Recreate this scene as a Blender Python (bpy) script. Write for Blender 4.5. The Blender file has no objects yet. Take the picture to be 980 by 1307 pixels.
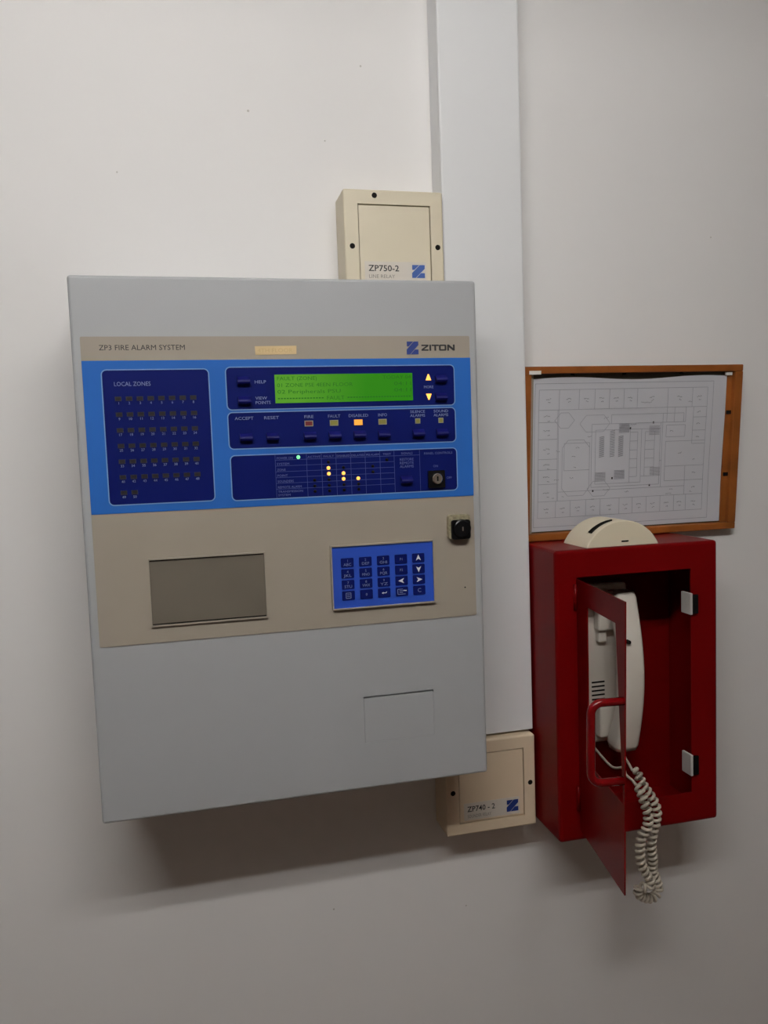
import bpy, bmesh, math, random
from mathutils import Vector, Matrix
random.seed(4)
scene = bpy.context.scene
col = scene.collection

# ------------------------------------------------------------------ camera, world, exposure
Z0 = 1.85                                    # height of the alarm panel's top edge above the floor
cx, cy, cz = 0.11418, -1.02976, -0.18749
pitch, yaw, roll = math.radians(-4.579), math.radians(13.429), math.radians(-2.026)
fwd = Vector((math.sin(yaw)*math.cos(pitch), math.cos(yaw)*math.cos(pitch), math.sin(pitch)))
rgt = Vector((math.cos(yaw), -math.sin(yaw), 0))
up = rgt.cross(fwd)
r2 = math.cos(roll)*rgt + math.sin(roll)*up
u2 = -math.sin(roll)*rgt + math.cos(roll)*up
cam_d = bpy.data.cameras.new('camera')
cam_d.sensor_fit = 'VERTICAL'; cam_d.sensor_height = 36.0
cam_d.lens = 36.0*1013.33/1307.0
cam_d.clip_start = 0.02
cam = bpy.data.objects.new('camera', cam_d); col.objects.link(cam)
M = Matrix((( r2.x, u2.x, -fwd.x, cx), (r2.y, u2.y, -fwd.y, cy), (r2.z, u2.z, -fwd.z, cz+Z0), (0, 0, 0, 1)))
cam.matrix_world = M
scene.camera = cam

world = bpy.data.worlds.new('world'); scene.world = world
world.use_nodes = True
world.node_tree.nodes['Background'].inputs[0].default_value = (0.5, 0.5, 0.52, 1)
world.node_tree.nodes['Background'].inputs[1].default_value = 0.02
scene.view_settings.view_transform = 'Standard'
scene.view_settings.look = 'None'
scene.view_settings.gamma = 1.0
scene.view_settings.use_curve_mapping = False
scene.view_settings.exposure = 0.0
TUBE_STRENGTH = 52.0
TUBE_Y = (-1.09, -1.212)
TUBE_X = (-0.52, 0.68)
TUBE_Z = 0.58

# ------------------------------------------------------------------ materials
def mat(name, color, rough=0.5, metal=0.0, var=0.0, scale=20.0, bump=0.0, bscale=200.0, emit=None, estr=0.0, spec=0.5, coat=0.0):
    m = bpy.data.materials.new(name); m.use_nodes = True
    nt = m.node_tree; b = nt.nodes['Principled BSDF']
    b.inputs['Base Color'].default_value = (*color, 1)
    b.inputs['Roughness'].default_value = rough
    b.inputs['Metallic'].default_value = metal
    b.inputs['Specular IOR Level'].default_value = spec
    b.inputs['Coat Weight'].default_value = coat
    if emit:
        b.inputs['Emission Color'].default_value = (*emit, 1)
        b.inputs['Emission Strength'].default_value = estr
    if var or bump:
        tc = nt.nodes.new('ShaderNodeTexCoord')
    if var:
        n = nt.nodes.new('ShaderNodeTexNoise'); n.inputs['Scale'].default_value = scale; n.inputs['Detail'].default_value = 5
        nt.links.new(tc.outputs['Object'], n.inputs['Vector'])
        r = nt.nodes.new('ShaderNodeValToRGB')
        r.color_ramp.elements[0].position = 0.3; r.color_ramp.elements[1].position = 0.7
        r.color_ramp.elements[0].color = (*[c*(1-var) for c in color], 1)
        r.color_ramp.elements[1].color = (*[min(1, c*(1+var)) for c in color], 1)
        nt.links.new(n.outputs['Fac'], r.inputs['Fac'])
        nt.links.new(r.outputs['Color'], b.inputs['Base Color'])
    if bump:
        n2 = nt.nodes.new('ShaderNodeTexNoise'); n2.inputs['Scale'].default_value = bscale; n2.inputs['Detail'].default_value = 3
        nt.links.new(tc.outputs['Object'], n2.inputs['Vector'])
        bp = nt.nodes.new('ShaderNodeBump'); bp.inputs['Strength'].default_value = bump; bp.inputs['Distance'].default_value = 0.002
        nt.links.new(n2.outputs['Fac'], bp.inputs['Height'])
        nt.links.new(bp.outputs['Normal'], b.inputs['Normal'])
    return m

WALL = mat('wall_paint', (0.80, 0.785, 0.775), 0.6, var=0.012, scale=3, bump=0.05, bscale=60, spec=0.3)
ROOMWALL = mat('far_wall_paint', (0.34, 0.29, 0.25), 0.8, var=0.02, scale=3)
CEIL = mat('ceiling_paint', (0.7, 0.69, 0.66), 0.8, var=0.02, scale=3)
FLOOR = mat('floor_vinyl', (0.20, 0.13, 0.09), 0.5, var=0.15, scale=6)
TRUNK = mat('trunking_plastic', (0.755, 0.76, 0.77), 0.45, var=0.015, scale=4, spec=0.4)
GREY = mat('grey_powder_coat', (0.37, 0.378, 0.388), 0.5, var=0.015, scale=8, bump=0.05, bscale=900, spec=0.4)
BEIGE = mat('beige_fascia', (0.325, 0.285, 0.235), 0.5, var=0.02, scale=10, spec=0.25)
FLAP = mat('smoked_flap', (0.142, 0.124, 0.098), 0.35, var=0.06, scale=12, spec=0.5)
BLUE = mat('blue_overlay', (0.024, 0.125, 0.44), 0.4, var=0.04, scale=9, spec=0.15)
NAVY = mat('navy_field', (0.004, 0.009, 0.105), 0.4, var=0.05, scale=15, spec=0.1)
NAVYBTN = mat('navy_button', (0.004, 0.005, 0.10), 0.5, var=0.05, scale=60, spec=0.15)
LINE = mat('pale_blue_line', (0.16, 0.27, 0.50), 0.5, var=0.03)
FAINT = mat('faint_blue_line', (0.035, 0.055, 0.22), 0.5, var=0.03)
PRINT = mat('pale_print', (0.20, 0.25, 0.42), 0.5, var=0.03)
DIMPRINT = mat('dim_print', (0.10, 0.13, 0.32), 0.5, var=0.03)
WHITEP = mat('white_print', (0.75, 0.77, 0.82), 0.5, var=0.02)
INK = mat('black_ink', (0.012, 0.012, 0.014), 0.5, var=0.05)
GREYINK = mat('grey_ink', (0.22, 0.20, 0.18), 0.6, var=0.05)
EMBLEM = mat('emblem_blue', (0.012, 0.035, 0.20), 0.45, var=0.1)
EMBLEM2 = mat('emblem_bright_blue', (0.025, 0.08, 0.30), 0.45, var=0.1)
BLACK = mat('black_plastic', (0.005, 0.005, 0.006), 0.25, var=0.1, spec=0.25)
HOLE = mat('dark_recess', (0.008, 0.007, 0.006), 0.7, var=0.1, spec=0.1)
WINDOW = mat('dark_indicator', (0.012, 0.010, 0.010), 0.3, var=0.1)
RIM = mat('indicator_rim', (0.032, 0.033, 0.048), 0.5, var=0.1, spec=0.2)
CHROME = mat('chrome', (0.75, 0.72, 0.66), 0.22, 1.0, var=0.05, scale=200)
BRASS = mat('worn_brass', (0.40, 0.36, 0.24), 0.45, 0.5, var=0.35, scale=250)
TAG = mat('tan_sticker', (0.62, 0.46, 0.24), 0.6, var=0.05, scale=60)
TAGINK = mat('tan_sticker_ink', (0.54, 0.385, 0.185), 0.6, var=0.1)
CREAM = mat('cream_plastic', (0.66, 0.59, 0.445), 0.45, var=0.03, scale=10, spec=0.4)
CREAM2 = mat('cream_plastic_old', (0.70, 0.57, 0.41), 0.45, var=0.03, scale=10, spec=0.4)
LABEL = mat('label_sticker', (0.62, 0.57, 0.50), 0.4, var=0.03, scale=60)
RED = mat('red_gloss_paint', (0.145, 0.0015, 0.0022), 0.34, var=0.06, scale=9, bump=0.02, bscale=120, spec=0.09)
REDGLOSS = mat('red_gloss_coating', (0.16, 0.002, 0.003), 0.12, var=0.05, scale=30, spec=0.4)
REDIN = RED
IVORY = mat('ivory_plastic', (0.72, 0.665, 0.59), 0.4, var=0.03, scale=14, spec=0.4)
CORD = mat('cord_plastic', (0.50, 0.44, 0.36), 0.45, var=0.12, scale=60)
LATCH = mat('catch_plastic', (0.52, 0.50, 0.48), 0.4, var=0.05)
WOOD = mat('frame_wood', (0.27, 0.082, 0.016), 0.45, var=0.22, scale=30, bump=0.05, bscale=150, spec=0.25)
PAPER = mat('plan_paper', (0.90, 0.90, 0.94), 0.75, var=0.02, scale=7, spec=0.2)
PLANINK = mat('plan_line', (0.52, 0.52, 0.57), 0.8, var=0.1)
PLANINK2 = mat('plan_dark_line', (0.22, 0.22, 0.26), 0.8, var=0.1)
PLANHATCH = mat('plan_hatch', (0.34, 0.34, 0.38), 0.8, var=0.1)
BACKING = mat('frame_backing', (0.10, 0.085, 0.065), 0.8, var=0.1)
TAPE = mat('white_tape', (0.72, 0.69, 0.66), 0.6, var=0.05)
CREAMDEV = mat('cream_device', (0.74, 0.66, 0.50), 0.45, var=0.03, scale=12, spec=0.4)
REDLED = mat('red_lens', (0.16, 0.012, 0.02), 0.35, var=0.1)
YELLED = mat('yellow_lens', (0.26, 0.24, 0.055), 0.35, var=0.15)
YELRIM = mat('yellow_lens_rim', (0.30, 0.30, 0.20), 0.4, var=0.1)
AMBER = mat('lit_amber_lens', (0.45, 0.2, 0.03), 0.4, var=0.05, emit=(1.0, 0.40, 0.05), estr=0.75)
AMBERLED = mat('lit_amber_lamp', (0.3, 0.15, 0.02), 0.4, var=0.05, emit=(1.0, 0.46, 0.085), estr=1.7)
GREENLED = mat('lit_green_lamp', (0.05, 0.3, 0.1), 0.4, var=0.05, emit=(0.22, 1.0, 0.36), estr=1.3)
SCRINK = mat('screen_ink', (0.01, 0.06, 0.008), 0.5, var=0.05, emit=(0.014, 0.115, 0.006), estr=0.75, spec=0.1)
HOUSE = mat('fitting_white', (0.75, 0.75, 0.74), 0.5, var=0.02)
GLOW = mat('fluorescent_glow', (0.9, 0.9, 0.9), 0.5, var=0.01, emit=(1.0, 0.985, 0.96), estr=TUBE_STRENGTH)

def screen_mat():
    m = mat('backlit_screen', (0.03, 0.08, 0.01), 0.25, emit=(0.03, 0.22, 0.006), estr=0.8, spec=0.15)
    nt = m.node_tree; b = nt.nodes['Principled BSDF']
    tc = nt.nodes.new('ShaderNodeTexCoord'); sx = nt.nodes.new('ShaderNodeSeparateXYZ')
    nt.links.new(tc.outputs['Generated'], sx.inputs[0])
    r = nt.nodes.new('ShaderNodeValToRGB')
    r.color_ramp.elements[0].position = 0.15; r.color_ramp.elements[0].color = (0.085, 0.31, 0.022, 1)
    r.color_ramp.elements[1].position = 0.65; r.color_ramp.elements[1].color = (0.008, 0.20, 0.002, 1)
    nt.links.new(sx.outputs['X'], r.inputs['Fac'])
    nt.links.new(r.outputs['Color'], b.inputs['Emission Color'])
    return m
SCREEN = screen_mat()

# ------------------------------------------------------------------ mesh helpers (all in wall metres: x right, y out of the wall is negative, z above panel top)
ORIGIN = {}
def obj(name, bm, material, parent=None, smooth=False, loc=None):
    """one mesh object; mesh coordinates are wall coordinates, shifted to the root thing's origin"""
    me = bpy.data.meshes.new(name)
    bmesh.ops.recalc_face_normals(bm, faces=bm.faces[:])
    o = bpy.data.objects.new(name, me)
    org = ORIGIN.get(parent.name) if parent else None
    if org is None:
        org = Vector((0, 0, -Z0)) if not parent else Vector((0, 0, 0))
        if not parent:
            xs = [v.co for v in bm.verts]
            c = sum(xs, Vector())/len(xs); c.z = min(v.z for v in xs)
            o.location = Vector((c.x, c.y, c.z+Z0)); org = c
    ORIGIN[o.name] = org
    bmesh.ops.translate(bm, verts=bm.verts[:], vec=-org)
    bm.to_mesh(me); bm.free()
    for m in (material if isinstance(material, (list, tuple)) else [material]): me.materials.append(m)
    if smooth:
        for p in me.polygons: p.use_smooth = True
    col.objects.link(o)
    if parent: o.parent = parent
    return o

def thing(name, label, cat, base, group=None):
    o = bpy.data.objects.new(name, None); col.objects.link(o)
    o.empty_display_size = 0.02
    o.location = (base[0], base[1], base[2]+Z0)
    ORIGIN[o.name] = Vector(base)
    o['label'] = label; o['category'] = cat
    if group: o['group'] = group
    return o

def inst(src, name, parent, dx, dz, dy=0.0, material=None):
    """another copy of a part, sharing its mesh, moved in the wall plane"""
    o = src.copy(); o.name = name; col.objects.link(o); o.parent = parent
    o.location = (src.location.x+dx, src.location.y+dy, src.location.z+dz)
    ORIGIN[o.name] = ORIGIN[src.name]
    if material:
        o.data = src.data.copy(); o.data.materials.clear(); o.data.materials.append(material)
    return o

def box(bm, x0, x1, y0, y1, z0, z1, bev=0.0, seg=2, mi=0):
    r = bmesh.ops.create_cube(bm, size=1.0)
    for v in r['verts']:
        v.co = Vector((x0+(v.co.x+.5)*(x1-x0), y0+(v.co.y+.5)*(y1-y0), z0+(v.co.z+.5)*(z1-z0)))
    fs = set(f for v in r['verts'] for f in v.link_faces)
    for f in fs: f.material_index = mi
    if bev:
        es = list(set(e for v in r['verts'] for e in v.link_edges))
        bmesh.ops.bevel(bm, geom=es, offset=bev, segments=seg, affect='EDGES', profile=0.5)
    return bm

def bx(*a, **k):
    return box(bmesh.new(), *a, **k)

def rr(x0, x1, z0, z1, r, n=5):
    pts = []
    for (cx_, cz_, a0) in ((x1-r, z1-r, 0), (x0+r, z1-r, 90), (x0+r, z0+r, 180), (x1-r, z0+r, 270)):
        for i in range(n+1):
            a = math.radians(a0+90*i/n); pts.append((cx_+r*math.cos(a), cz_+r*math.sin(a)))
    return pts

def plate(bm, pts, y0, y1, mi=0):
    """polygon in the wall plane, extruded from y0 (front) to y1 (back)"""
    a = [bm.verts.new((x, y0, z)) for x, z in pts]; b = [bm.verts.new((x, y1, z)) for x, z in pts]
    n = len(pts); fs = [bm.faces.new(a), bm.faces.new(b[::-1])]
    for i in range(n): fs.append(bm.faces.new((a[i], b[i], b[(i+1) % n], a[(i+1) % n])))
    for f in fs: f.material_index = mi
    return bm

def ring(bm, outer, inner, y0, y1, mi=0):
    """frame between two outlines with the same number of points"""
    n = len(outer)
    L = [[bm.verts.new((x, y, z)) for x, z in p] for p in (outer, inner) for y in (y0, y1)]
    of, ob, nf, nb = L
    for i in range(n):
        j = (i+1) % n
        for q in ((of[i], of[j], nf[j], nf[i]), (ob[j], ob[i], nb[i], nb[j]), (of[j], of[i], ob[i], ob[j]), (nf[i], nf[j], nb[j], nb[i])):
            bm.faces.new(q).material_index = mi
    return bm

def rect(x0, x1, z0, z1): return [(x0, z0), (x1, z0), (x1, z1), (x0, z1)]

def pocket(outer, hole, yb, yf, yp, cavity=None, yfl=None, bev=0.0, seg=3):
    """box open at the front: outer rect, hole rect, back yb, front yf, pocket bottom yp; optional wider cavity behind a flange ending at yfl"""
    bm = bmesh.new()
    P = lambda r, y: [bm.verts.new((x, y, z)) for x, z in rect(*r)]
    OB, OF, H = P(outer, yb), P(outer, yf), P(hole, yf)
    loops = [OB, OF, H]
    if cavity: loops += [P(hole, yfl), P(cavity, yfl), P(cavity, yp)]
    else: loops += [P(hole, yp)]
    for A, B in zip(loops, loops[1:]):
        for i in range(4): bm.faces.new((A[i], A[(i+1) % 4], B[(i+1) % 4], B[i]))
    bm.faces.new(loops[-1]); bm.faces.new(OB[::-1])
    if bev:
        S = set(OF) | set(OB)
        es = [e for e in bm.edges if e.verts[0] in S and e.verts[1] in S and not (e.verts[0] in OB and e.verts[1] in OB)]
        bmesh.ops.bevel(bm, geom=es, offset=bev, segments=seg, affect='EDGES', profile=0.5)
    return bm

def tube(bm, pts, r, n=10, mi=0, caps=True):
    pts = [Vector(p) for p in pts]; N = len(pts)
    T = [(pts[min(i+1, N-1)]-pts[max(i-1, 0)]).normalized() for i in range(N)]
    a = Vector((0, 0, 1)) if abs(T[0].z) < .9 else Vector((1, 0, 0))
    nrm = T[0].cross(a).normalized(); rings = []
    for i in range(N):
        nrm = (nrm-T[i]*nrm.dot(T[i])).normalized(); bn = T[i].cross(nrm)
        rad = r[i] if isinstance(r, (list, tuple)) else r
        rings.append([bm.verts.new(pts[i]+rad*(math.cos(2*math.pi*k/n)*nrm+math.sin(2*math.pi*k/n)*bn)) for k in range(n)])
    for i in range(N-1):
        for k in range(n):
            bm.faces.new((rings[i][k], rings[i][(k+1) % n], rings[i+1][(k+1) % n], rings[i+1][k])).material_index = mi
    if caps:
        bm.faces.new(rings[0][::-1]).material_index = mi; bm.faces.new(rings[-1]).material_index = mi
    return bm

def lathe(bm, cx_, cz_, prof, n=24, mi=0):
    """profile [(radius, y)] turned about an axis out of the wall"""
    rings = []
    for r, y in prof:
        rings.append([bm.verts.new((cx_+max(r, 1e-5)*math.cos(2*math.pi*k/n), y, cz_+max(r, 1e-5)*math.sin(2*math.pi*k/n))) for k in range(n)])
    for A, B in zip(rings, rings[1:]):
        for k in range(n): bm.faces.new((A[k], A[(k+1) % n], B[(k+1) % n], B[k])).material_index = mi
    bm.faces.new(rings[0]).material_index = mi; bm.faces.new(rings[-1][::-1]).material_index = mi
    return bm

def catmull(P, n=8):
    P = [Vector(p) for p in P]; out = []
    Q = [2*P[0]-P[1]]+P+[2*P[-1]-P[-2]]
    for i in range(1, len(Q)-2):
        a, b, c, d = Q[i-1:i+3]
        for k in range(n):
            t = k/n
            out.append(0.5*((2*b)+(c-a)*t+(2*a-5*b+4*c-d)*t*t+(3*b-a-3*c+d)*t**3))
    out.append(P[-1]); return out

_font = bpy.data.curves.new('lettering_source', 'FONT')
_fo = bpy.data.objects.new('lettering_source', _font); col.objects.link(_fo)
def text(bm, s, x, z, cap, y, align='LEFT', sx=1.0, bold=0.0, maxw=None):
    """flat lettering facing out of the wall; z is the baseline, cap the capital height"""
    _font.body = s; _font.size = 1.0; _font.align_x = 'LEFT'; _font.offset = bold; _font.resolution_u = 2
    bpy.context.view_layer.update()
    me = bpy.data.meshes.new_from_object(_fo.evaluated_get(bpy.context.evaluated_depsgraph_get()))
    if not me.vertices: return bm
    k = cap/0.69
    w = max(v.co.x for v in me.vertices)
    if maxw: sx = min(sx, maxw/(w*k)) if sx == 1.0 else maxw/(w*k)
    off = {'LEFT': 0, 'CENTER': -w*k*sx/2, 'RIGHT': -w*k*sx}[align]
    nb = len(bm.verts)
    vs = [bm.verts.new((x+off+v.co.x*k*sx, y, z+v.co.y*k)) for v in me.vertices]
    for p in me.polygons:
        try: bm.faces.new([vs[i] for i in p.vertices])
        except ValueError: pass
    bpy.data.meshes.remove(me)
    return bm

def flat(bm, pts, y):
    bm.faces.new([bm.verts.new((x, y, z)) for x, z in pts]); return bm

def line(bm, x0, z0, x1, z1, w, y):
    d = Vector((x1-x0, z1-z0)); L = d.length
    if L < 1e-7: return bm
    n = Vector((-d.y, d.x))/L*w/2
    return flat(bm, [(x0-n.x, z0-n.y), (x1-n.x, z1-n.y), (x1+n.x, z1+n.y), (x0+n.x, z0+n.y)], y)

def structure(o):
    o['kind'] = 'structure'; return o

# ------------------------------------------------------------------ the room
XL, XR, YF, ZF, ZC = -1.9, 2.3, -3.0, -Z0, 0.66
wb = structure(obj('wall_back', bx(XL, XR, 0.0, 0.12, ZF, ZC), WALL))
SPECK = mat('wall_scuff', (0.55, 0.52, 0.49), 0.8, var=0.2, scale=300)
for x, z, r in ((.205, .236, .0016), (.350, .300, .0014), (.045, .155, .0010), (.300, .205, .0010), (.270, -.812, .0013), (.460, -.840, .0012), (.305, -.60, .0012), (.86, .10, .0010)):
    obj('scuff', lathe(bmesh.new(), x, z, [(r*.6, -.0004), (r, .0)], 7), SPECK, wb)
structure(obj('wall_left', bx(XL-.1, XL, YF, 0.12, ZF, ZC), ROOMWALL))
structure(obj('wall_right', bx(XR, XR+.1, YF, 0.12, ZF, ZC), ROOMWALL))
structure(obj('wall_front', bx(XL-.1, XR+.1, YF-.1, YF, ZF, ZC), ROOMWALL))
structure(obj('floor', bx(XL-.1, XR+.1, YF-.1, 0.12, ZF-.1, ZF), FLOOR))
structure(obj('ceiling', bx(XL-.1, XR+.1, YF-.1, 0.12, ZC, ZC+.1), CEIL))
structure(obj('baseboard_back', bx(XL, XR, -0.014, 0.0, ZF, ZF+.09, bev=.003), FLOOR))

# ceiling light: a twin-tube fluorescent batten
mid = (sum(TUBE_X)/2, sum(TUBE_Y)/2)
t = thing('fluorescent_light', 'white twin tube fluorescent batten fixed to the ceiling', 'ceiling light', (mid[0], mid[1], TUBE_Z-.02))
obj('housing', bx(TUBE_X[0]-.05, TUBE_X[1]+.05, TUBE_Y[1]-.04, TUBE_Y[0]+.04, TUBE_Z+.03, ZC, bev=.006), HOUSE, t)
for ty in TUBE_Y:
    obj('tube', tube(bmesh.new(), [(TUBE_X[0]+.03, ty, TUBE_Z), (TUBE_X[1]-.03, ty, TUBE_Z)], .013, 16), GLOW, t)
    for xe in TUBE_X:
        obj('lamp_holder', bx(xe-.03, xe+.03, ty-.016, ty+.016, TUBE_Z-.016, TUBE_Z+.032, bev=.003), HOUSE, t)

# ------------------------------------------------------------------ fire alarm panel
mm = 0.001
PD = 0.155                                     # depth of the panel
t = panel = thing('fire_alarm_panel', 'large grey metal fire alarm panel with blue control area and green screen', 'alarm panel', (.22, 0, -.58))
KX0, KX1, KZ0, KZ1 = .2912, .3748, -.5256, -.4712
bm = pocket((0, .44, -.58, 0), (KX0, KX1, KZ0, KZ1), -.0005, -PD, -PD+.006, bev=.0032, seg=3)
cab = obj('cabinet', bm, GREY, t)
bm = bmesh.new()
box(bm, KX0+.0003, KX1-.0003, -PD-.00015, -PD+.0019, KZ0+.0003, KZ1-.0020)
pl = obj('blanking_plate', bm, GREY, t)

YFA = -PD-.0011
fascia = obj('fascia', plate(bmesh.new(), rr(.0092, .4305, -.3868, -.0625, .0015, 2), YFA, -PD), BEIGE, t)
YT = YFA-.0003
bm = bmesh.new(); text(bm, 'ZP3 FIRE ALARM SYSTEM', .0270, -.0765, .0053, YT, maxw=.0862, sx=1.01)
obj('lettering', bm, INK, fascia)
def brand(bm, x, z, h, y):
    """wide heavy capitals Z I T O N"""
    v, q = .0021, .0016                          # upright and level stroke widths
    def put(pts): flat(bm, [(x+a, z+b) for a, b in pts], y)
    put(rect(0, .0084, h-q, h)); put(rect(0, .0084, 0, q)); put([(0, q), (.0030, q), (.0084, h-q), (.0054, h-q)])
    put(rect(.0094, .0094+v, 0, h))
    put(rect(.0121, .0207, h-q, h)); put(rect(.0153, .0153+v, 0, h-q))
    put(rect(.0208, .0208+v, .0006, h-.0006)); put(rect(.0296-v, .0296, .0006, h-.0006))
    put(rect(.0214, .0290, h-q, h)); put(rect(.0214, .0290, 0, q))
    put(rect(.0306, .0306+v, 0, h)); put(rect(.0396-v, .0396, 0, h)); put([(.0306+v, h), (.0306+v, h-.0030), (.0396-v, 0), (.0396-v, .0030)])
    return bm
bm = brand(bmesh.new(), .3729, -.0790, .0068, YT)
obj('brand_lettering', bm, INK, fascia)

def emblem(bm, x0, x1, z0, z1, y):
    """square made of a broad diagonal Z bar with thin slanting gaps"""
    w, h = x1-x0, z1-z0
    P = lambda pts: flat(bm, [(x0+a*w, z0+b*h) for a, b in pts], y)
    P([(.02, 1), (.58, 1), (.18, .62), (.02, .62)])
    P([(.62, 1), (1, 1), (1, .72), (.28, 0), (0, 0), (0, .38), (.23, .61)])
    P([(.32, 0), (1, 0), (1, .38), (.70, .38)])
    return bm
obj('emblem', emblem(bmesh.new(), .3556, .3694, -.0830, -.0686, YT), EMBLEM, fascia)
obj('sticker', plate(bmesh.new(), [(.1866, -.0824), (.2310, -.0818), (.2313, -.0727), (.1863, -.0731)], YFA-.0004, YFA), TAG, fascia)
bm = bmesh.new(); text(bm, '4TH FLOOR', .189, -.0797, .0042, YFA-.0006, maxw=.038, sx=1.01)
obj('sticker_lettering', bm, TAGINK, fascia)

# blue control overlay with four navy fields
YB = YFA-.0006
overlay = obj('control_overlay', plate(bmesh.new(), rect(.0094, .4306, -.2458, -.0872), YB, YFA), BLUE, t)
YN = YB-.0003
FIELDS = [(.0285, .1357, -.2366, -.0972), (.1545, .4102, -.1402, -.0957), (.1545, .4102, -.1822, -.1440), (.1550, .4106, -.2378, -.1902)]
for f in FIELDS:
    obj('navy_field', plate(bmesh.new(), rr(*f, .0045), YN, YB), NAVY, overlay)
    o = rr(*f, .0045); g = .0011
    obj('field_border', ring(bmesh.new(), rr(f[0]-g, f[1]+g, f[2]-g, f[3]+g, .0045+g), o, YN-.0001, YB), LINE, overlay)
YP = YN-.0003

# zone indicators: fifty small windows, each a part
bm = bmesh.new()
zx, zz = .0431, -.1265
ring(bm, rect(zx-.0033, zx+.0033, zz-.0023, zz+.0023), rect(zx-.0024, zx+.0024, zz-.0015, zz+.0015), YN-.0007, YN, 0)
plate(bm, rect(zx-.0024, zx+.0024, zz-.0015, zz+.0015), YN-.0003, YN, 1)
led = obj('zone_indicator', bm, [RIM, WINDOW], t)
bmn = bmesh.new(); n = 0
for r in range(7):
    for c in range(8):
        n += 1
        if n > 50: break
        dx, dz = c*.01085, -r*.01630
        if n > 1: inst(led, 'zone_indicator', t, dx, dz)
        text(bmn, str(n), zx+dx, zz+dz-.0059, .0026, YP, 'CENTER')
text(bmn, 'LOCAL ZONES', .0396, -.1134, .0043, YP, maxw=.0368, sx=1.01)
obj('zone_lettering', bmn, PRINT, overlay)

# screen
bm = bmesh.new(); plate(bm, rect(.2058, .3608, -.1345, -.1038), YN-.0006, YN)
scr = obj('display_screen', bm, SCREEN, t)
bm = bmesh.new(); YS = YN-.0008
text(bm, 'FAULT (ZONE)', .2080, -.1100, .0040, YS, maxw=.044, sx=1.01)
text(bm, 'TODAY 04', .3590, -.1100, .0040, YS, 'RIGHT', maxw=.033, sx=1.01)
text(bm, '01 ZONE PSE 4EEN FLOOR', .2080, -.1172, .0040, YS, maxw=.084, sx=1.01)
text(bm, '04:11', .3590, -.1172, .0040, YS, 'RIGHT', maxw=.020, sx=1.01)
text(bm, '02 Peripherals PSU', .2080, -.1243, .0040, YS, maxw=.070, sx=1.01)
text(bm, '04:11', .3590, -.1243, .0040, YS, 'RIGHT', maxw=.020, sx=1.01)
text(bm, 'FAULT', .2620, -.1318, .0042, YS, maxw=.020, sx=1.01)
for k in range(16):
    x = .2085+k*.0032; flat(bm, rect(x, x+.0022, -.1303, -.1290), YS)
for k in range(23):
    x = .2855+k*.0032; flat(bm, rect(x, x+.0022, -.1303, -.1290), YS)
obj('screen_lettering', bm, SCRINK, scr)

# push buttons, each a part sharing one mesh
BX, BZ = .1725, -.1101
bm = bmesh.new(); prof = [(0, .0046), (-.0014, .0046), (-.0060, .0006), (-.0066, -.0012), (-.0058, -.0030), (-.0012, -.0046), (0, -.0046)]
La = [bm.verts.new((BX-.0066, YN+a, BZ+b)) for a, b in prof]; Lb = [bm.verts.new((BX+.0066, YN+a, BZ+b)) for a, b in prof]
for k in range(len(prof)-1): bm.faces.new((La[k], Lb[k], Lb[k+1], La[k+1]))
bm.faces.new(La); bm.faces.new(Lb[::-1]); bm.faces.new((La[0], La[-1], Lb[-1], Lb[0]))
btn = obj('push_button', bm, NAVYBTN, t)
for x, z in [(.1725, -.1310), (.1724, -.1706), (.2008, -.1708), (.2417, -.1710), (.2694, -.1712), (.2974, -.1714), (.3253, -.1716),
             (.3657, -.1718), (.3936, -.1718), (.3942, -.1110), (.3937, -.1313), (.3498, -.2240)]:
    inst(btn, 'push_button', t, x-BX, z-BZ)

# status lenses above the buttons
def lens(x, z, w, h, m, rim):
    bm = bmesh.new()
    ring(bm, rect(x-w/2, x+w/2, z-h/2, z+h/2), rect(x-w/2+.0008, x+w/2-.0008, z-h/2+.0008, z+h/2-.0008), YN-.0008, YN, 1)
    plate(bm, rect(x-w/2+.0008, x+w/2-.0008, z-h/2+.0008, z+h/2-.0008), YN-.0005, YN, 0)
    o = obj('status_lens', bm, [m, rim], t); return o
lens(.2412, -.1573, .0094, .0062, REDLED, YELRIM)['label'] = 'unlit dark red lens'
lens(.2693, -.1574, .0094, .0062, YELLED, YELRIM)
lens(.2967, -.1575, .0094, .0062, AMBER, AMBER)['label'] = 'lit orange lens'
lens(.3245, -.1576, .0094, .0062, YELLED, YELRIM)
lens(.3656, -.1578, .0058, .0058, YELLED, YELRIM)
lens(.3931, -.1578, .0058, .0058, YELLED, YELRIM)
for zc, s in ((-.1092, 1), (-.1304, -1)):
    obj('scroll_lamp', plate(bmesh.new(), [(.3797-.0032, zc-s*.003), (.3797+.0032, zc-s*.003), (.3797+.0005, zc+s*.0038), (.3797-.0005, zc+s*.0038)], YN-.0008, YN), AMBERLED, t)

def word(s, x, z, cap, w, align='CENTER', m=PRINT):
    obj('lettering', text(bmesh.new(), s, x, z, cap, YP, align, maxw=w, sx=1.01), m, overlay)
word('HELP', .1840, -.1128, .0032, .0125, 'LEFT')
word('VIEW', .1843, -.1302, .0032, .0125, 'LEFT')
word('POINTS', .1840, -.1350, .0032, .0165, 'LEFT')
word('MORE', .3797, -.1212, .0030, .0115)
for s, x, w in (('ACCEPT', .1712, .020), ('RESET', .2005, .0165), ('FIRE', .2414, .0105), ('FAULT', .2695, .014), ('DISABLED', .2970, .0225), ('INFO', .3247, .0105)):
    word(s, x, -.1515, .0032, w)
for s1, x in (('SILENCE', .3657), ('SOUND', .3934)):
    word(s1, x, -.1487, .0030, .0175)
    word('ALARMS', x, -.1531, .0030, .0175)

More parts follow.
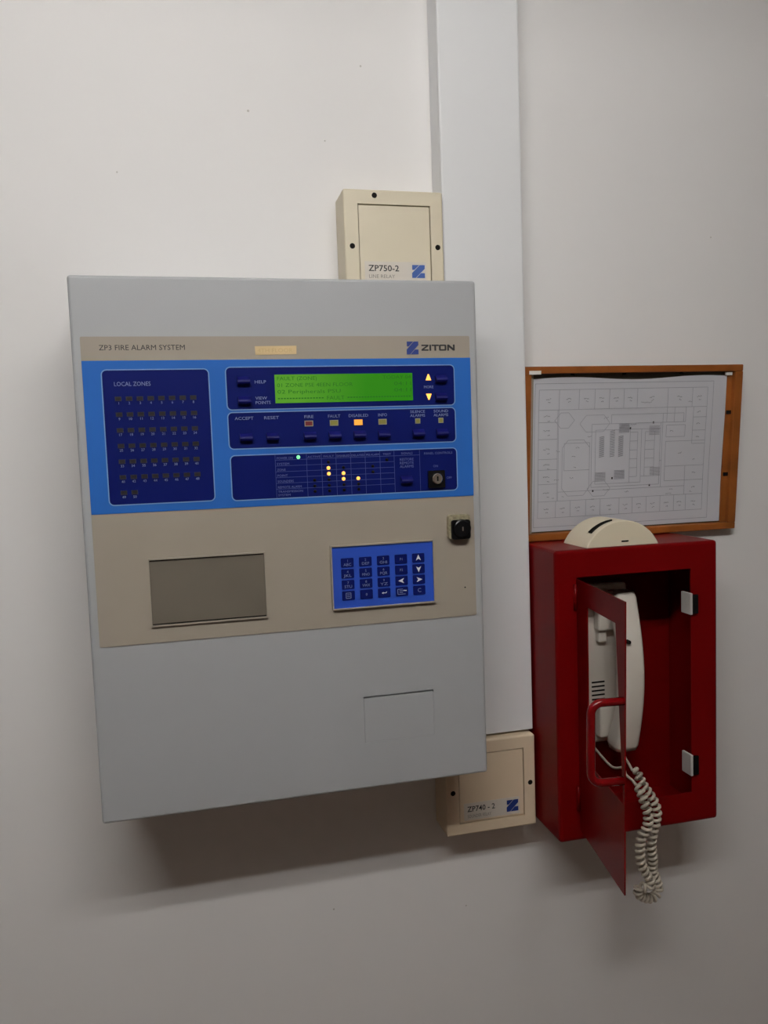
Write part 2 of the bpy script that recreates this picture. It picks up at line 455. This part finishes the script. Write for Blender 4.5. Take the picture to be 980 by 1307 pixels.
# status table
COLX = [.2025, .2369, .2535, .2698, .2864, .3030, .3200, .3365, .3665]
ROWZ = [-.1968+.0005-.00635*i for i in range(6)]
bm = bmesh.new()
for x in COLX: line(bm, x, -.2375, x, -.1906, .0005, YP)
for z in ROWZ: line(bm, COLX[0], z, COLX[7], z, .0005, YP)
line(bm, COLX[7], ROWZ[0], COLX[8], ROWZ[0], .0005, YP)
obj('table_rule', bm, FAINT, overlay)
bm = bmesh.new()
for i, s in enumerate(('POWER ON', 'SYSTEM', 'ZONE', 'POINT', 'SOUNDERS', 'REMOTE ALARM')):
    text(bm, s, .2040, -.1955-.00635*i, .0025, YP, maxw=.0021*len(s)+.001, sx=1.01)
text(bm, 'TRANSMISSION', .2040, -.2320, .0023, YP, maxw=.0275, sx=1.01)
text(bm, 'SYSTEM', .2040, -.2358, .0023, YP, maxw=.0135, sx=1.01)
for s, a, b in (('ACTIVE', 1, 2), ('FAULT', 2, 3), ('DISABLED', 3, 4), ('DELAYED', 4, 5), ('PRE-ALARM', 5, 6), ('TEST', 6, 7)):
    text(bm, s, (COLX[a]+COLX[b])/2, -.1951, .0022, YP, 'CENTER', maxw=min(.0150, .0024*len(s)), sx=1.01)
text(bm, 'SIGNALS', .3515, -.1951, .0024, YP, 'CENTER', maxw=.0135, sx=1.01)
for i, s in enumerate(('RESTORE', 'REMOTE', 'ALARMS')):
    text(bm, s, .3510, -.2022-.0040*i, .0029, YP, 'CENTER', maxw=.0165, sx=1.01)
text(bm, 'PANEL CONTROLS', .3887, -.1962, .0025, YP, 'CENTER', maxw=.034, sx=1.01)
text(bm, 'ON', .3850, -.2110, .0026, YP, 'CENTER')
text(bm, 'OFF', .4010, -.2250, .0026, YP, 'CENTER')
obj('table_lettering', bm, DIMPRINT, overlay)

def lamp(x, z, m, r=.0021, name='indicator_lamp'):
    return obj(name, lathe(bmesh.new(), x, z, [(0, YN-.0017), (r*.6, YN-.0015), (r*.92, YN-.0009), (r, YN)], 12), m, t, smooth=True)
lamp(.2280, -.1938, GREENLED)['label'] = 'lit green lamp'
LX, LZ = .2610, -.2070
a0 = lamp(LX, LZ, AMBERLED); a0['label'] = 'lit amber lamp'
for x, z in [(.2612, -.2134), (.2777, -.2135), (.2776, -.2198), (.2943, -.2199)]: inst(a0, 'indicator_lamp', t, x-LX, z-LZ)
u0 = lamp(.2612, -.2004, HOLE, .0018)
for x, z in [(.3280, -.2004), (.2780, -.2070), (.3115, -.2070), (.3115, -.2134), (.2450, -.2198), (.2612, -.2198), (.2450, -.2262), (.2612, -.2262),
             (.2778, -.2262), (.2945, -.2262), (.2450, -.2322), (.2612, -.2322), (.2778, -.2322), (.2945, -.2322)]:
    inst(u0, 'indicator_lamp', t, x-.2612, z+.2004)

# key switch
sw = obj('key_switch', plate(bmesh.new(), rr(.3752, .3950, -.2346, -.2147, .001, 2), YN-.004, YN), BLACK, t)
bm = bmesh.new(); lathe(bm, .3852, -.2240, [(.0036, YN-.0072), (.0052, YN-.0074), (.0060, YN-.0066), (.0062, YN-.004)], 28)
obj('key_barrel', bm, CHROME, sw, smooth=False)
bm = bmesh.new(); plate(bm, rr(.3844, .3860, -.2268, -.2212, .0006, 2), YN-.0078, YN-.0070)
obj('keyhole', bm, BLACK, sw)

# smoked flap with bezel
x0, x1, z0, z1 = .0640, .1855, -.3675, -.2973
fl = obj('smoked_flap', plate(bmesh.new(), rect(x0, x1, z0, z1), YFA-.0006, YFA), FLAP, t)
g = .0016
obj('flap_bezel', ring(bmesh.new(), rr(x0-g, x1+g, z0-g, z1+g, .001, 2), rr(x0, x1, z0, z1, .0001, 2), YFA-.0028, YFA), BEIGE, fl)
for zs in (z1-.0014, z0):  # dark strips whose colour stands for the shaded gap between flap and bezel
    obj('shaded_gap_strip', plate(bmesh.new(), rect(x0+.0005, x1-.0005, zs, zs+.0014), YFA-.0008, YFA-.0006), HOLE, fl)

# keypad
x0, x1, z0, z1 = .2605, .3782, -.3655, -.2955
kp = obj('keypad', plate(bmesh.new(), rect(x0, x1, z0, z1), YFA-.0022, YFA), BLUE, t)
kp.data.materials[0] = mat('keypad_blue', (0.020, 0.075, 0.46), 0.4, var=0.04, scale=9)
g = .0016
obj('keypad_bezel', ring(bmesh.new(), rr(x0-g, x1+g, z0-g, z1+g, .001, 2), rr(x0, x1, z0, z1, .0001, 2), YFA-.0040, YFA), BEIGE, kp)
YK = YFA-.0022
KX, KZ = .2776, -.3141
key = obj('key', plate(bmesh.new(), rr(KX-.0073, KX+.0073, KZ-.0053, KZ+.0053, .0012, 3), YK-.0007, YK), NAVY, kp)
cols = [.2776, .2984, .3191, .3400, .3606]; rows = [-.3141-.01247*i for i in range(4)]
LEG = [['1|ABC', '2|DEF', '3|GHI', 'F1', '^'], ['4|JKL', '5|MNO', '6|PQR', 'F2', 'v'], ['7|STU', '8|VWX', '9|YZ', '<', '>'], ['#', '0', '=', '@', 'C']]
bmw, bmd = bmesh.new(), bmesh.new(); YL = YK-.0009
for j, z in enumerate(rows):
    for i, x in enumerate(cols):
        if i or j: inst(key, 'key', kp, x-KX, z-KZ)
        s = LEG[j][i]
        if '|' in s:
            a, b = s.split('|')
            text(bmd, a, x, z+.0008, .0028, YL, 'CENTER'); text(bmd, b, x, z-.0036, .0031, YL, 'CENTER', maxw=.0088, sx=1.01)
        elif s in ('F1', 'F2', '0'): text(bmd, s, x, z-.0014, .0028, YL, 'CENTER')
        elif s in '^v<>':
            A = [(0, .0040), (.0030, -.0028), (0, -.0010), (-.0030, -.0028)]
            k = {'^': 0, '>': -90, 'v': 180, '<': 90}[s]; c_, s_ = math.cos(math.radians(k)), math.sin(math.radians(k))
            flat(bmw, [(x+a*c_-b*s_, z+a*s_+b*c_) for a, b in A[:3]], YL); flat(bmw, [(x+a*c_-b*s_, z+a*s_+b*c_) for a, b in (A[0], A[2], A[3])], YL)
        elif s == '=':
            line(bmw, x-.0012, z, x+.0026, z, .0008, YL); line(bmw, x+.0026, z, x+.0026, z+.0014, .0007, YL)
            flat(bmw, [(x-.0030, z), (x-.0010, z+.0012), (x-.0010, z-.0012)], YL)
        elif s == '#':
            for q in (((-.0028, -.003), (.0028, -.003)), ((.0028, -.003), (.0028, .003)), ((.0028, .003), (-.0028, .003)), ((-.0028, .003), (-.0028, -.003)), ((-.0018, .001), (.0018, .001)), ((-.0018, -.001), (.0018, -.001))):
                line(bmd, x+q[0][0], z+q[0][1], x+q[1][0], z+q[1][1], .0006, YL)
        elif s == '@':
            for q in (((-.005, -.003), (.004, -.003)), ((-.005, .0028), (.001, .0028)), ((-.005, -.003), (-.005, .0028)), ((-.003, .001), (.002, .001)), ((-.003, -.001), (.001, -.001))):
                line(bmd, x+q[0][0], z+q[0][1], x+q[1][0], z+q[1][1], .0006, YL)
            line(bmw, x+.0015, z+.0012, x+.0055, z+.0008, .0009, YL)
        elif s == 'C':
            text(bmd, 'C', x, z-.0022, .0045, YL, 'CENTER')
obj('key_lettering', bmd, PRINT, kp)
obj('key_arrow', bmw, WHITEP, kp)

# door lock
lk = obj('door_lock', plate(bmesh.new(), rr(.3995, .4225, -.2950, -.2725, .003, 3), YFA-.0095, YFA), BLACK, t)
obj('worn_collar', ring(bmesh.new(), rr(.3970, .4232, -.2946, -.2666, .0035, 3), rr(.3994, .4226, -.2950, -.2724, .003, 3), YFA-.0075, YFA), BRASS, lk)
bm = bmesh.new(); lathe(bm, .4118, -.2825, [(.0040, YFA-.0128), (.0090, YFA-.0128), (.0104, YFA-.0120), (.0108, YFA-.0095)], 28)
obj('lock_barrel', bm, BLACK, lk)
bm = bmesh.new(); plate(bm, rr(.4110, .4126, -.2850, -.2802, .0006, 2), YFA-.0136, YFA-.0126)
obj('keyhole', bm, CHROME, lk)
obj('speck', lathe(bmesh.new(), .4172, -.3530, [(.0008, YFA-.0006), (.0009, YFA)], 8), HOLE, fascia)

# ------------------------------------------------------------------ white cable trunking
TX0, TX1, TD = .4410, .5500, .0400
t = thing('cable_trunking', 'wide white cable trunking running down the wall beside the grey panel', 'trunking', (.4955, 0, -.5815))
obj('trunking_base', bx(TX0, TX1, -TD+.006, -.0003, -.5795, ZC-.0005), TRUNK, t)
obj('trunking_lid', bx(TX0-.0004, TX1+.0004, -TD, -TD+.0062, -.5795, ZC-.0005, bev=.0022), TRUNK, t)

# ------------------------------------------------------------------ relay modules
def module(x0, z0, w, h, label, m, line1, line2, em):
    d = .050
    t = thing('relay_module', label, 'module', (x0+w/2, 0, z0), 'small cream plastic modules by the trunking')
    b = .0175; px0, px1, pz0, pz1 = x0+w*.140, x0+w*.870, z0+h*.120, z0+h*.865
    obj('housing', pocket((x0, x0+w, z0, z0+h), (px0, px1, pz0, pz1), -.0005, -d, -d+.006, bev=.0025), m, t)
    cv = obj('cover_plate', bx(px0+.0010, px1-.0010, -d+.0009, -d+.0059, pz0+.0012, pz1-.0014, bev=.0006), m, t)
    yc = -d+.0006; lz = pz0+.004
    pw = px1-px0
    obj('label_sticker', plate(bmesh.new(), rect(px0+pw*.07, px1-pw*.08, lz, lz+.0235), yc, yc+.0003), LABEL, cv)
    bm = bmesh.new(); text(bm, line1, px0+pw*.12, lz+.0118, .0072, yc-.0003, maxw=pw*.42, sx=1.01, bold=.012)
    obj('lettering', bm, INK, cv)
    bm = bmesh.new(); text(bm, line2, px0+pw*.12, lz+.0032, .0044, yc-.0003, maxw=pw*.36, sx=1.01)
    obj('fine_lettering', bm, GREYINK, cv)
    obj('emblem', emblem(bmesh.new(), px0+pw*.72, px0+pw*.90, lz+.0040, lz+.0200, yc-.0003), em, cv)
    for sx_, sz_ in ((.31, .945), (.075, .47), (.938, .475)):
        bm = bmesh.new(); x, z = x0+w*sx_, z0+h*sz_
        lathe(bm, x, z, [(.0012, -d-.0002), (.0034, -d-.0002), (.0036, -d+.002)], 14)
        obj('screw', bm, HOLE, t)
    return t
module(.3105, .0012, .1275, .1300, 'cream plastic module on top of the grey panel, reading ZP750-2', CREAM, 'ZP750-2', 'LINE RELAY', EMBLEM2)
module(.4195, -.7095, .1285, .1270, 'cream plastic module under the trunking and beside the red cabinet, reading ZP740-2', CREAM2, 'ZP740 - 2', 'SOUNDER RELAY', EMBLEM)

# ------------------------------------------------------------------ framed floor plan leaning out from the wall, resting on the red cabinet
FX0, FX1, FH, FT = .5520, .8880, .2385, .0150
t = thing('framed_floor_plan', 'wood framed floor plan drawing hanging above the red cabinet', 'framed plan', ((FX0+FX1)/2, 0, -.3238))
TIL = math.radians(4.6)
def fm(bm):
    """frame coordinates (x, out, up) to the leaning frame"""
    for v in bm.verts:
        y, z = v.co.y, v.co.z
        v.co.y = y*math.cos(TIL)-z*math.sin(TIL)-.0008
        v.co.z = -.3236+z*math.cos(TIL)+y*math.sin(TIL)+.0013
    return bm
bw = .0095
for n_, a in (('frame_rail', (FX0, FX1, FH-bw, FH)), ('frame_rail', (FX0, FX1, 0, bw))):
    obj(n_, fm(bx(a[0], a[1], -FT, 0, a[2], a[3], bev=.0012)), WOOD, t)
for a in ((FX0, FX0+bw), (FX1-.0125, FX1)):
    obj('frame_stile', fm(bx(a[0], a[1], -FT+.0001, -.0001, bw, FH-bw, bev=.0008)), WOOD, t)
obj('backing_board', fm(bx(FX0+.004, FX1-.004, -.0030, -.0005, .004, FH-.004)), BACKING, t)
# slightly curled paper
for a, m_ in (((FX1-.0215, FX1-.0124), WOOD), ((FX0+bw-.0001, FX0+.0155), BEIGE)):
    obj('inner_bead', fm(bx(a[0], a[1], -.0080, -.0029, bw+.0003, FH-bw-.0003)), m_, t)
px0, px1, pz0, pz1 = FX0+.0160, FX1-.0220, .0115, FH-.0165
bm = bmesh.new(); NX, NZ = 24, 16
def papery(u, v):
    return -.0048-.0016*(math.sin(u*7+1)*.5+.5)*(v**3)-.0022*(u**8)-.0008*math.sin(v*6+u*3)
g_ = [[bm.verts.new((px0+(px1-px0)*i/NX, papery(i/NX, j/NZ), pz0+(pz1-pz0)*j/NZ+(.0022*math.sin(i/NX*9) if j == NZ else 0))) for i in range(NX+1)] for j in range(NZ+1)]
for j in range(NZ):
    for i in range(NX): bm.faces.new((g_[j][i], g_[j][i+1], g_[j+1][i+1], g_[j+1][i]))
bmesh.ops.solidify(bm, geom=bm.faces[:], thickness=.0003)
paper = obj('plan_sheet', fm(bm), PAPER, t)
# the drawing, in units of the sheet (u right, v up)
b1, b2, b3 = bmesh.new(), bmesh.new(), bmesh.new()
PW, PH = px1-px0, pz1-pz0
def dl(b, u0, v0, u1, v1, w=.0006):
    n = max(1, int(math.hypot((u1-u0)*PW, (v1-v0)*PH)/.02))
    for k in range(n):
        a0, a1 = k/n, (k+1)/n
        ua, va, ub, vb = u0+(u1-u0)*a0, v0+(v1-v0)*a0, u0+(u1-u0)*a1, v0+(v1-v0)*a1
        d = Vector(((ub-ua)*PW, (vb-va)*PH)); q = Vector((-d.y, d.x)).normalized()*w/2
        b.faces.new([b.verts.new((px0+u*PW+sx_*q.x, papery(u, v)-.0007, pz0+v*PH+sx_*q.y)) for u, v, sx_ in ((ua, va, -1), (ub, vb, -1), (ub, vb, 1), (ua, va, 1))])
def dr(b, u0, v0, u1, v1, w=.0006):
    dl(b, u0, v0, u1, v0, w); dl(b, u1, v0, u1, v1, w); dl(b, u1, v1, u0, v1, w); dl(b, u0, v1, u0, v0, w)
def squig(b, u, v, n=4, s=.008):
    for k in range(n): dl(b, u+k*s*.8, v+random.uniform(-s, s)*.6, u+k*s*.8+s*.6, v+random.uniform(-s, s)*.6, .0006)
dr(b1, .01, .03, .93, .97)
dr(b1, .03, .09, .90, .93)
top = [.03, .13, .23, .31, .385, .46, .53, .69, .82, .90]
for a, b in zip(top, top[1:]):
    dr(b1, a, .80, b, .93); squig(b2, (a+b)/2-.015, .87, 4); squig(b2, (a+b)/2-.005, .85, 2)
bot = [.03, .12, .195, .275, .35, .45, .52, .595, .67, .745, .81, .90]
for a, b in zip(bot, bot[1:]):
    dr(b1, a, .09, b, .20); squig(b2, (a+b)/2-.015, .15, 4); squig(b2, (a+b)/2-.005, .125, 2)
lef = [.20, .315, .41, .48, .61, .72, .80]
for a, b in zip(lef, lef[1:]):
    dr(b1, .03, a, .125, b); squig(b2, .055, (a+b)/2, 5); squig(b2, .075, (a+b)/2-.03, 2)
for a, b in ((.55, .64), (.64, .73), (.73, .80)):
    dr(b1, .83, a, .90, b); squig(b2, .85, (a+b)/2, 3)
for a, b in ((.20, .30), (.30, .40)):
    dr(b1, .80, a, .90, b); squig(b2, .84, (a+b)/2, 3)
dr(b1, .69, .40, .90, .57); dr(b1, .69, .30, .80, .40); squig(b2, .76, .49, 3); squig(b2, .84, .44, 2)
dr(b1, .69, .60, .79, .68); dr(b1, .69, .70, .73, .80); dr(b1, .73, .70, .79, .80)
def octo(b, u0, v0, u1, v1, c=.03, cv=.05):
    P = [(u0+c, v0), (u1-c, v0), (u1, v0+cv), (u1, v1-cv), (u1-c, v1), (u0+c, v1), (u0, v1-cv), (u0, v0+cv)]
    for p, q in zip(P, P[1:]+P[:1]): dl(b, *p, *q)
octo(b1, .15, .23, .29, .60); octo(b1, .24, .65, .39, .76); octo(b1, .11, .68, .21, .78); octo(b1, .28, .22, .40, .32)
dr(b1, .16, .40, .29, .58); squig(b2, .20, .49, 3); squig(b2, .21, .42, 2); squig(b2, .19, .35, 3)
dr(b1, .30, .28, .66, .70, .0006); dr(b1, .32, .30, .50, .66); dr(b1, .50, .30, .56, .66); dr(b1, .56, .34, .66, .66)
dr(b1, .13, .20, .80, .26); dr(b1, .40, .70, .78, .76); dl(b1, .13, .26, .13, .80); dl(b1, .67, .26, .67, .76)
for k in range(5):
    dr(b1, .50, .34+.06*k, .54, .40+.06*k); dr(b1, .58, .34+.06*k, .63, .40+.06*k)
for (u, v0, v1) in ((.34, .48, .62), (.44, .48, .62), (.395, .48, .66)):
    for k in range(16): dl(b3, u, v0+(v1-v0)*k/16, u+.025, v0+(v1-v0)*k/16+.006, .0008)
for (u, v) in ((.32, .32), (.42, .33), (.60, .62), (.44, .64), (.61, .34)):
    for k in range(9):
        dl(b3, u, v+k*.007, u+.055, v+k*.007, .0005)
for u, v, n_ in ((.36, .26, 6), (.50, .69, 5), (.55, .835, 9), (.70, .21, 5), (.80, .835, 3), (.66, .44, 2), (.36, .74, 4), (.22, .55, 3), (.28, .62, 3), (.12, .53, 3), (.11, .34, 4), (.48, .24, 3), (.72, .24, 3), (.15, .23, 2), (.10, .22, 2), (.83, .22, 2), (.71, .64, 3), (.30, .20, 3)):
    squig(b3, u, v, n_)
obj('plan_line', fm(b1), PLANINK, paper)
obj('plan_note', fm(b2), PLANINK2, paper)['kind'] = 'stuff'
obj('plan_hatching', fm(b3), PLANHATCH, paper)['kind'] = 'stuff'
b4 = bmesh.new()
for u, v in ((.41, .335), (.62, .70), (.31, .255), (.61, .275), (.50, .665)):
    dl(b4, u, v-.006, u, v+.008, .0022)
obj('plan_mark', fm(b4), INK, paper)
obj('tape', fm(bx(FX0+.006, FX0+.023, -FT-.0003, -FT+.003, FH-.0105, FH-.0055)), TAPE, t)
obj('tape', fm(bx(FX1-.0260, FX1-.0160, -.0125, -.0100, FH-.0150, FH-.0110)), TAPE, t)
for z in (.168, .078):
    obj('retaining_clip', fm(bx(FX1-.0200, FX1-.0124, -.0098, -.0079, z, z+.0055, bev=.0006)), BLACK, t)
for x in (.622, .700, .790):
    obj('retaining_clip', fm(bx(x, x+.005, -.0098, -.0075, FH-.0125, FH-.0096, bev=.0006)), BLACK, t)

# ------------------------------------------------------------------ red telephone cabinet
RX0, RX1, RZ0, RZ1, RD = .5530, .7880, -.7085, -.3245, .1120
HX0, HX1, HZ0, HZ1 = .5825, .7475, -.6660, -.3600
t = thing('telephone_cabinet', 'red metal wall cabinet with its narrow door swung open', 'cabinet', (.67, 0, RZ0))
obj('housing', pocket((RX0, RX1, RZ0, RZ1), (HX0, HX1, HZ0, HZ1), -.0005, -RD, -.004, cavity=(RX0+.003, RX1-.003, RZ0+.003, RZ1-.003), yfl=-RD+.0022, bev=.0045), RED, t)
# open door: s along the leaf from the hinge, z up
HN = Vector((.5815, -.1128)); FR = Vector((.5625, -.2660)); DW = (FR-HN).length
dv = (FR-HN)/DW; dn = Vector((dv.y, -dv.x))
if dn.x > 0: dn = -dn                           # towards the outer face (left when open)
def dpt(s, z, o=0.0):
    p = HN+dv*s+dn*o
    return Vector((p.x-(.0020+.0048*(-.362-z)/.33)*s/DW, p.y, z))   # the leaf is slightly twisted
DZ0, DZ1 = -.6925, -.3620
outer = [(0, DZ0), (DW, DZ0), (DW, DZ1), (0, DZ1)]
hole = [(.037, -.590), (DW-.004, -.590), (DW-.0270, -.3910), (.037, -.3910)]
bm = bmesh.new(); th = .0016
L = [[bm.verts.new(dpt(s, z, o)) for s, z in P] for P in (outer, hole) for o in (0, -th)]
of, ob, nf, nb = L
for i in range(4):
    j = (i+1) % 4
    for q in ((of[i], of[j], nf[j], nf[i]), (ob[j], ob[i], nb[i], nb[j]), (of[j], of[i], ob[i], ob[j]), (nf[i], nf[j], nb[j], nb[i])): bm.faces.new(q)
door = obj('door', bm, RED, t)
hs = DW-.0035; hz1, hz0, ho, hr = -.4725, -.5625, .037, .0047
P = [dpt(hs, hz1, 0)]
for (cs, cz_, a0, a1) in ((ho-.012, hz1-.012, 90, 0), (ho-.012, hz0+.012, 0, -90)):
    for k in range(7):
        a = math.radians(a0+(a1-a0)*k/6); P.append(dpt(hs, cz_+.012*math.sin(a), cs+.012*math.cos(a)))
P.append(dpt(hs, hz0, 0))
obj('pull_handle', tube(bmesh.new(), P, hr, 14), REDGLOSS, door, smooth=True)
for z in (-.385, -.650):
    bm = bmesh.new(); tube(bm, [(HN.x-.002, HN.y-.001, z-.016), (HN.x-.002, HN.y-.001, z+.016)], .0024, 10)
    obj('hinge', bm, RED, t, smooth=True)
# catches on the right jamb
c0 = None
for zc in (-.407, -.627):
    c = obj('door_catch', bx(HX1-.0040, HX1-.0002, -RD-.0045, -RD+.0165, zc-.0145, zc+.0145, bev=.0010), LATCH, t)
    obj('catch_plate', bx(HX1-.0002, HX1+.0085, -RD-.0042, -RD-.0003, zc-.0135, zc+.0125, bev=.0008), BLACK, c)
bm = bmesh.new(); box(bm, .742, .7468, -.099, -.0955, -.369, -.366)
obj('bolt', lathe(bmesh.new(), .7655, -.376, [(.0012, -.0085), (.0028, -.0075), (.0030, -.004)], 12), CHROME, t)
bm.free()

# ------------------------------------------------------------------ wall telephone inside the cabinet
t = thing('wall_telephone', 'ivory corded telephone hanging inside the open red cabinet', 'telephone', (.655, -.004, -.618))
PB0, PB1 = .6050, .7060
bm = bx(PB0, PB1, -.0240, -.0043, -.6180, -.3880, bev=.006, seg=3)
base = obj('telephone_base', bm, IVORY, t)
obj('cradle', bx(.652, .690, -.0400, -.0238, -.452, -.408, bev=.003), IVORY, base)
obj('cradle', bx(.652, .690, -.0400, -.0238, -.605, -.560, bev=.003), IVORY, base)
for k in range(5):
    obj('speaker_slot', bx(.648, .668, -.0246, -.0236, -.5300-.0062*k, -.5278-.0062*k), HOLE, base)
obj('hook_switch', bx(.655, .668, -.0330, -.0238, -.470, -.440, bev=.002), IVORY, base)
# handset: lofted rounded sections, bowed away from the wall
bm = bmesh.new(); S = []; NS = 28
hzt, hzb = -.3935, -.6150
for i in range(NS+1):
    v = i/NS; z = hzt+(hzb-hzt)*v
    bow = math.sin(math.pi*min(max((v-.02)/.96, 0), 1))
    yo = -.0740-.0210*bow                        # outer face
    yi = -.0430-.0230*max(0, min(1, math.sin(math.pi*v)*1.5-.25))   # inner face, hollow in the grip
    w = .0325-.0030*bow+.002*v
    if i in (0, NS): w *= .90; yo += .0025; yi -= .0015
    xc = .6755; r = .006; ring_ = []
    hx, hy = w/2, abs(yo-yi)/2; yc = (yo+yi)/2; r = min(r, hy*.8)
    for (sx_, sy_, a0) in ((1, 1, 0), (-1, 1, 90), (-1, -1, 180), (1, -1, 270)):
        for k in range(4):
            a = math.radians(a0+30*k); ring_.append(bm.verts.new((xc+sx_*(hx-r)+r*math.cos(a), yc+sy_*(hy-r)+r*math.sin(a), z)))
    S.append(ring_)
for A, B in zip(S, S[1:]):
    for k in range(16): bm.faces.new((A[k], A[(k+1) % 16], B[(k+1) % 16], B[k]))
bm.faces.new(S[0]); bm.faces.new(S[-1][::-1])
hs_ = obj('handset', bm, IVORY, t, smooth=False)
for p in hs_.data.polygons: p.use_smooth = abs(p.normal.z) < .8
obj('handset_button', lathe(bmesh.new(), .6660, -.4560, [(.0020, -.0965), (.0028, -.0955), (.003, -.088)], 10), HOLE, hs_)

# coiled cord, looping out over the cabinet's lower edge and hanging
def cp(px, py, y):
    """a point on the plane at distance y from the wall seen at that picture position"""
    d = r2*((px-490)/1013.33)+u2*(-(py-653.5)/1013.33)+fwd
    return Vector((cx, cy, cz))+d*((y-cy)/d.y)
lead = catmull([(.6755, -.060, -.612), (.6760, -.064, -.626), cp(803, 976, -.092), cp(807, 984, -.108)], 6)
A_ = [cp(811, 981, -.110), cp(816, 993, -.116), cp(824, 1007, -.122), cp(833, 1020, -.1262), cp(838, 1034, -.130), cp(836.5, 1050, -.130),
      cp(833, 1064, -.130), cp(831, 1080, -.129), cp(833, 1094, -.127), cp(833, 1110, -.122), cp(838, 1124, -.121), cp(840, 1136, -.122), cp(834, 1145, -.126), cp(825, 1146, -.130), cp(815, 1141, -.135), cp(816, 1132, -.140), cp(826, 1133, -.143),
      cp(831, 1126, -.145), cp(826, 1117, -.144), cp(820, 1107, -.143), cp(817, 1092, -.142), cp(817, 1077, -.141), cp(820, 1066, -.142),
      cp(826, 1055, -.144), cp(827, 1040, -.144), cp(823, 1027, -.139), cp(818, 1012, -.131), cp(812, 1000, -.122)]
tail = catmull([cp(807, 996, -.118), cp(799, 989, -.110), cp(795, 980, -.098), (.652, -.070, -.634), (.648, -.030, -.622), (.648, -.020, -.617)], 6)
cl = catmull(A_, 40)
LEN = [0.0]
for a, b in zip(cl, cl[1:]): LEN.append(LEN[-1]+(b-a).length)
pitch_ = .0076; R_ = .0047; H = []
turns = LEN[-1]/pitch_; steps = int(turns*14)
nrm = Vector((1, 0, 0)); idx = 0
for k in range(steps+1):
    s = LEN[-1]*k/steps
    while idx < len(LEN)-2 and LEN[idx+1] < s: idx += 1
    f_ = (s-LEN[idx])/max(1e-9, LEN[idx+1]-LEN[idx]); p = cl[idx].lerp(cl[idx+1], f_)
    T_ = (cl[min(idx+3, len(cl)-1)]-cl[max(idx-3, 0)]).normalized()
    nrm = (nrm-T_*nrm.dot(T_)).normalized(); bn = T_.cross(nrm); a = 2*math.pi*k/14
    rad = R_*min(1, .35+s/.010, .35+(LEN[-1]-s)/.010)
    H.append(p+rad*(math.cos(a)*nrm+math.sin(a)*bn))
obj('coiled_cord', tube(bmesh.new(), list(lead)+H+list(tail), [.0018]*len(lead)+[.0022]*len(H)+[.0018]*len(tail), 8), CORD, t, smooth=True)

# ------------------------------------------------------------------ half-round cream device on the cabinet
t = thing('half_round_device', 'cream half-round plastic device with a dark curved slot on the red cabinet', 'device', (.648, -.075, RZ1))
x0, x1, sag = .5995, .7030, .0330
xc = (x0+x1)/2; hw = (x1-x0)/2; R0 = (hw*hw+sag*sag)/(2*sag); zc = RZ1+.0004+sag-R0
amax = math.asin(hw/R0); NA = 40
angs = [amax-2*amax*i/NA for i in range(NA+1)]   # right to left
Y = [-.1075, -.1062, -.0982, -.0980, -.0862, -.0860, -.043, -.042]
def rad_(yi, a):
    if yi in (0, 7): return R0-.0012
    deg = -math.degrees(a)
    if yi in (3, 4) and 2 < deg < 44: return R0-.0022
    return R0
bm = bmesh.new(); G = []
for yi, y in enumerate(Y):
    row = []
    for a in angs:
        r = rad_(yi, a); row.append(bm.verts.new((xc+r*math.sin(a), y, max(RZ1+.0004, zc+r*math.cos(a)))))
    G.append(row)
for j in range(len(Y)-1):
    for i in range(NA):
        f = bm.faces.new((G[j][i], G[j][i+1], G[j+1][i+1], G[j+1][i]))
        am = -math.degrees((angs[i]+angs[i+1])/2)
        f.material_index = 1 if (j in (2, 3, 4) and 3 < am < 43) else 0
bm.faces.new(G[0]); bm.faces.new(G[-1][::-1])
bm.faces.new([r[0] for r in G]+[r[-1] for r in reversed(G)])
obj('device_shell', bm, [CREAMDEV, HOLE], t)
obj('front_slot', bx(.6490, .6590, -.1080, -.1070, -.3192, -.3173), HOLE, t)

bpy.data.objects.remove(_fo); bpy.data.curves.remove(_font)
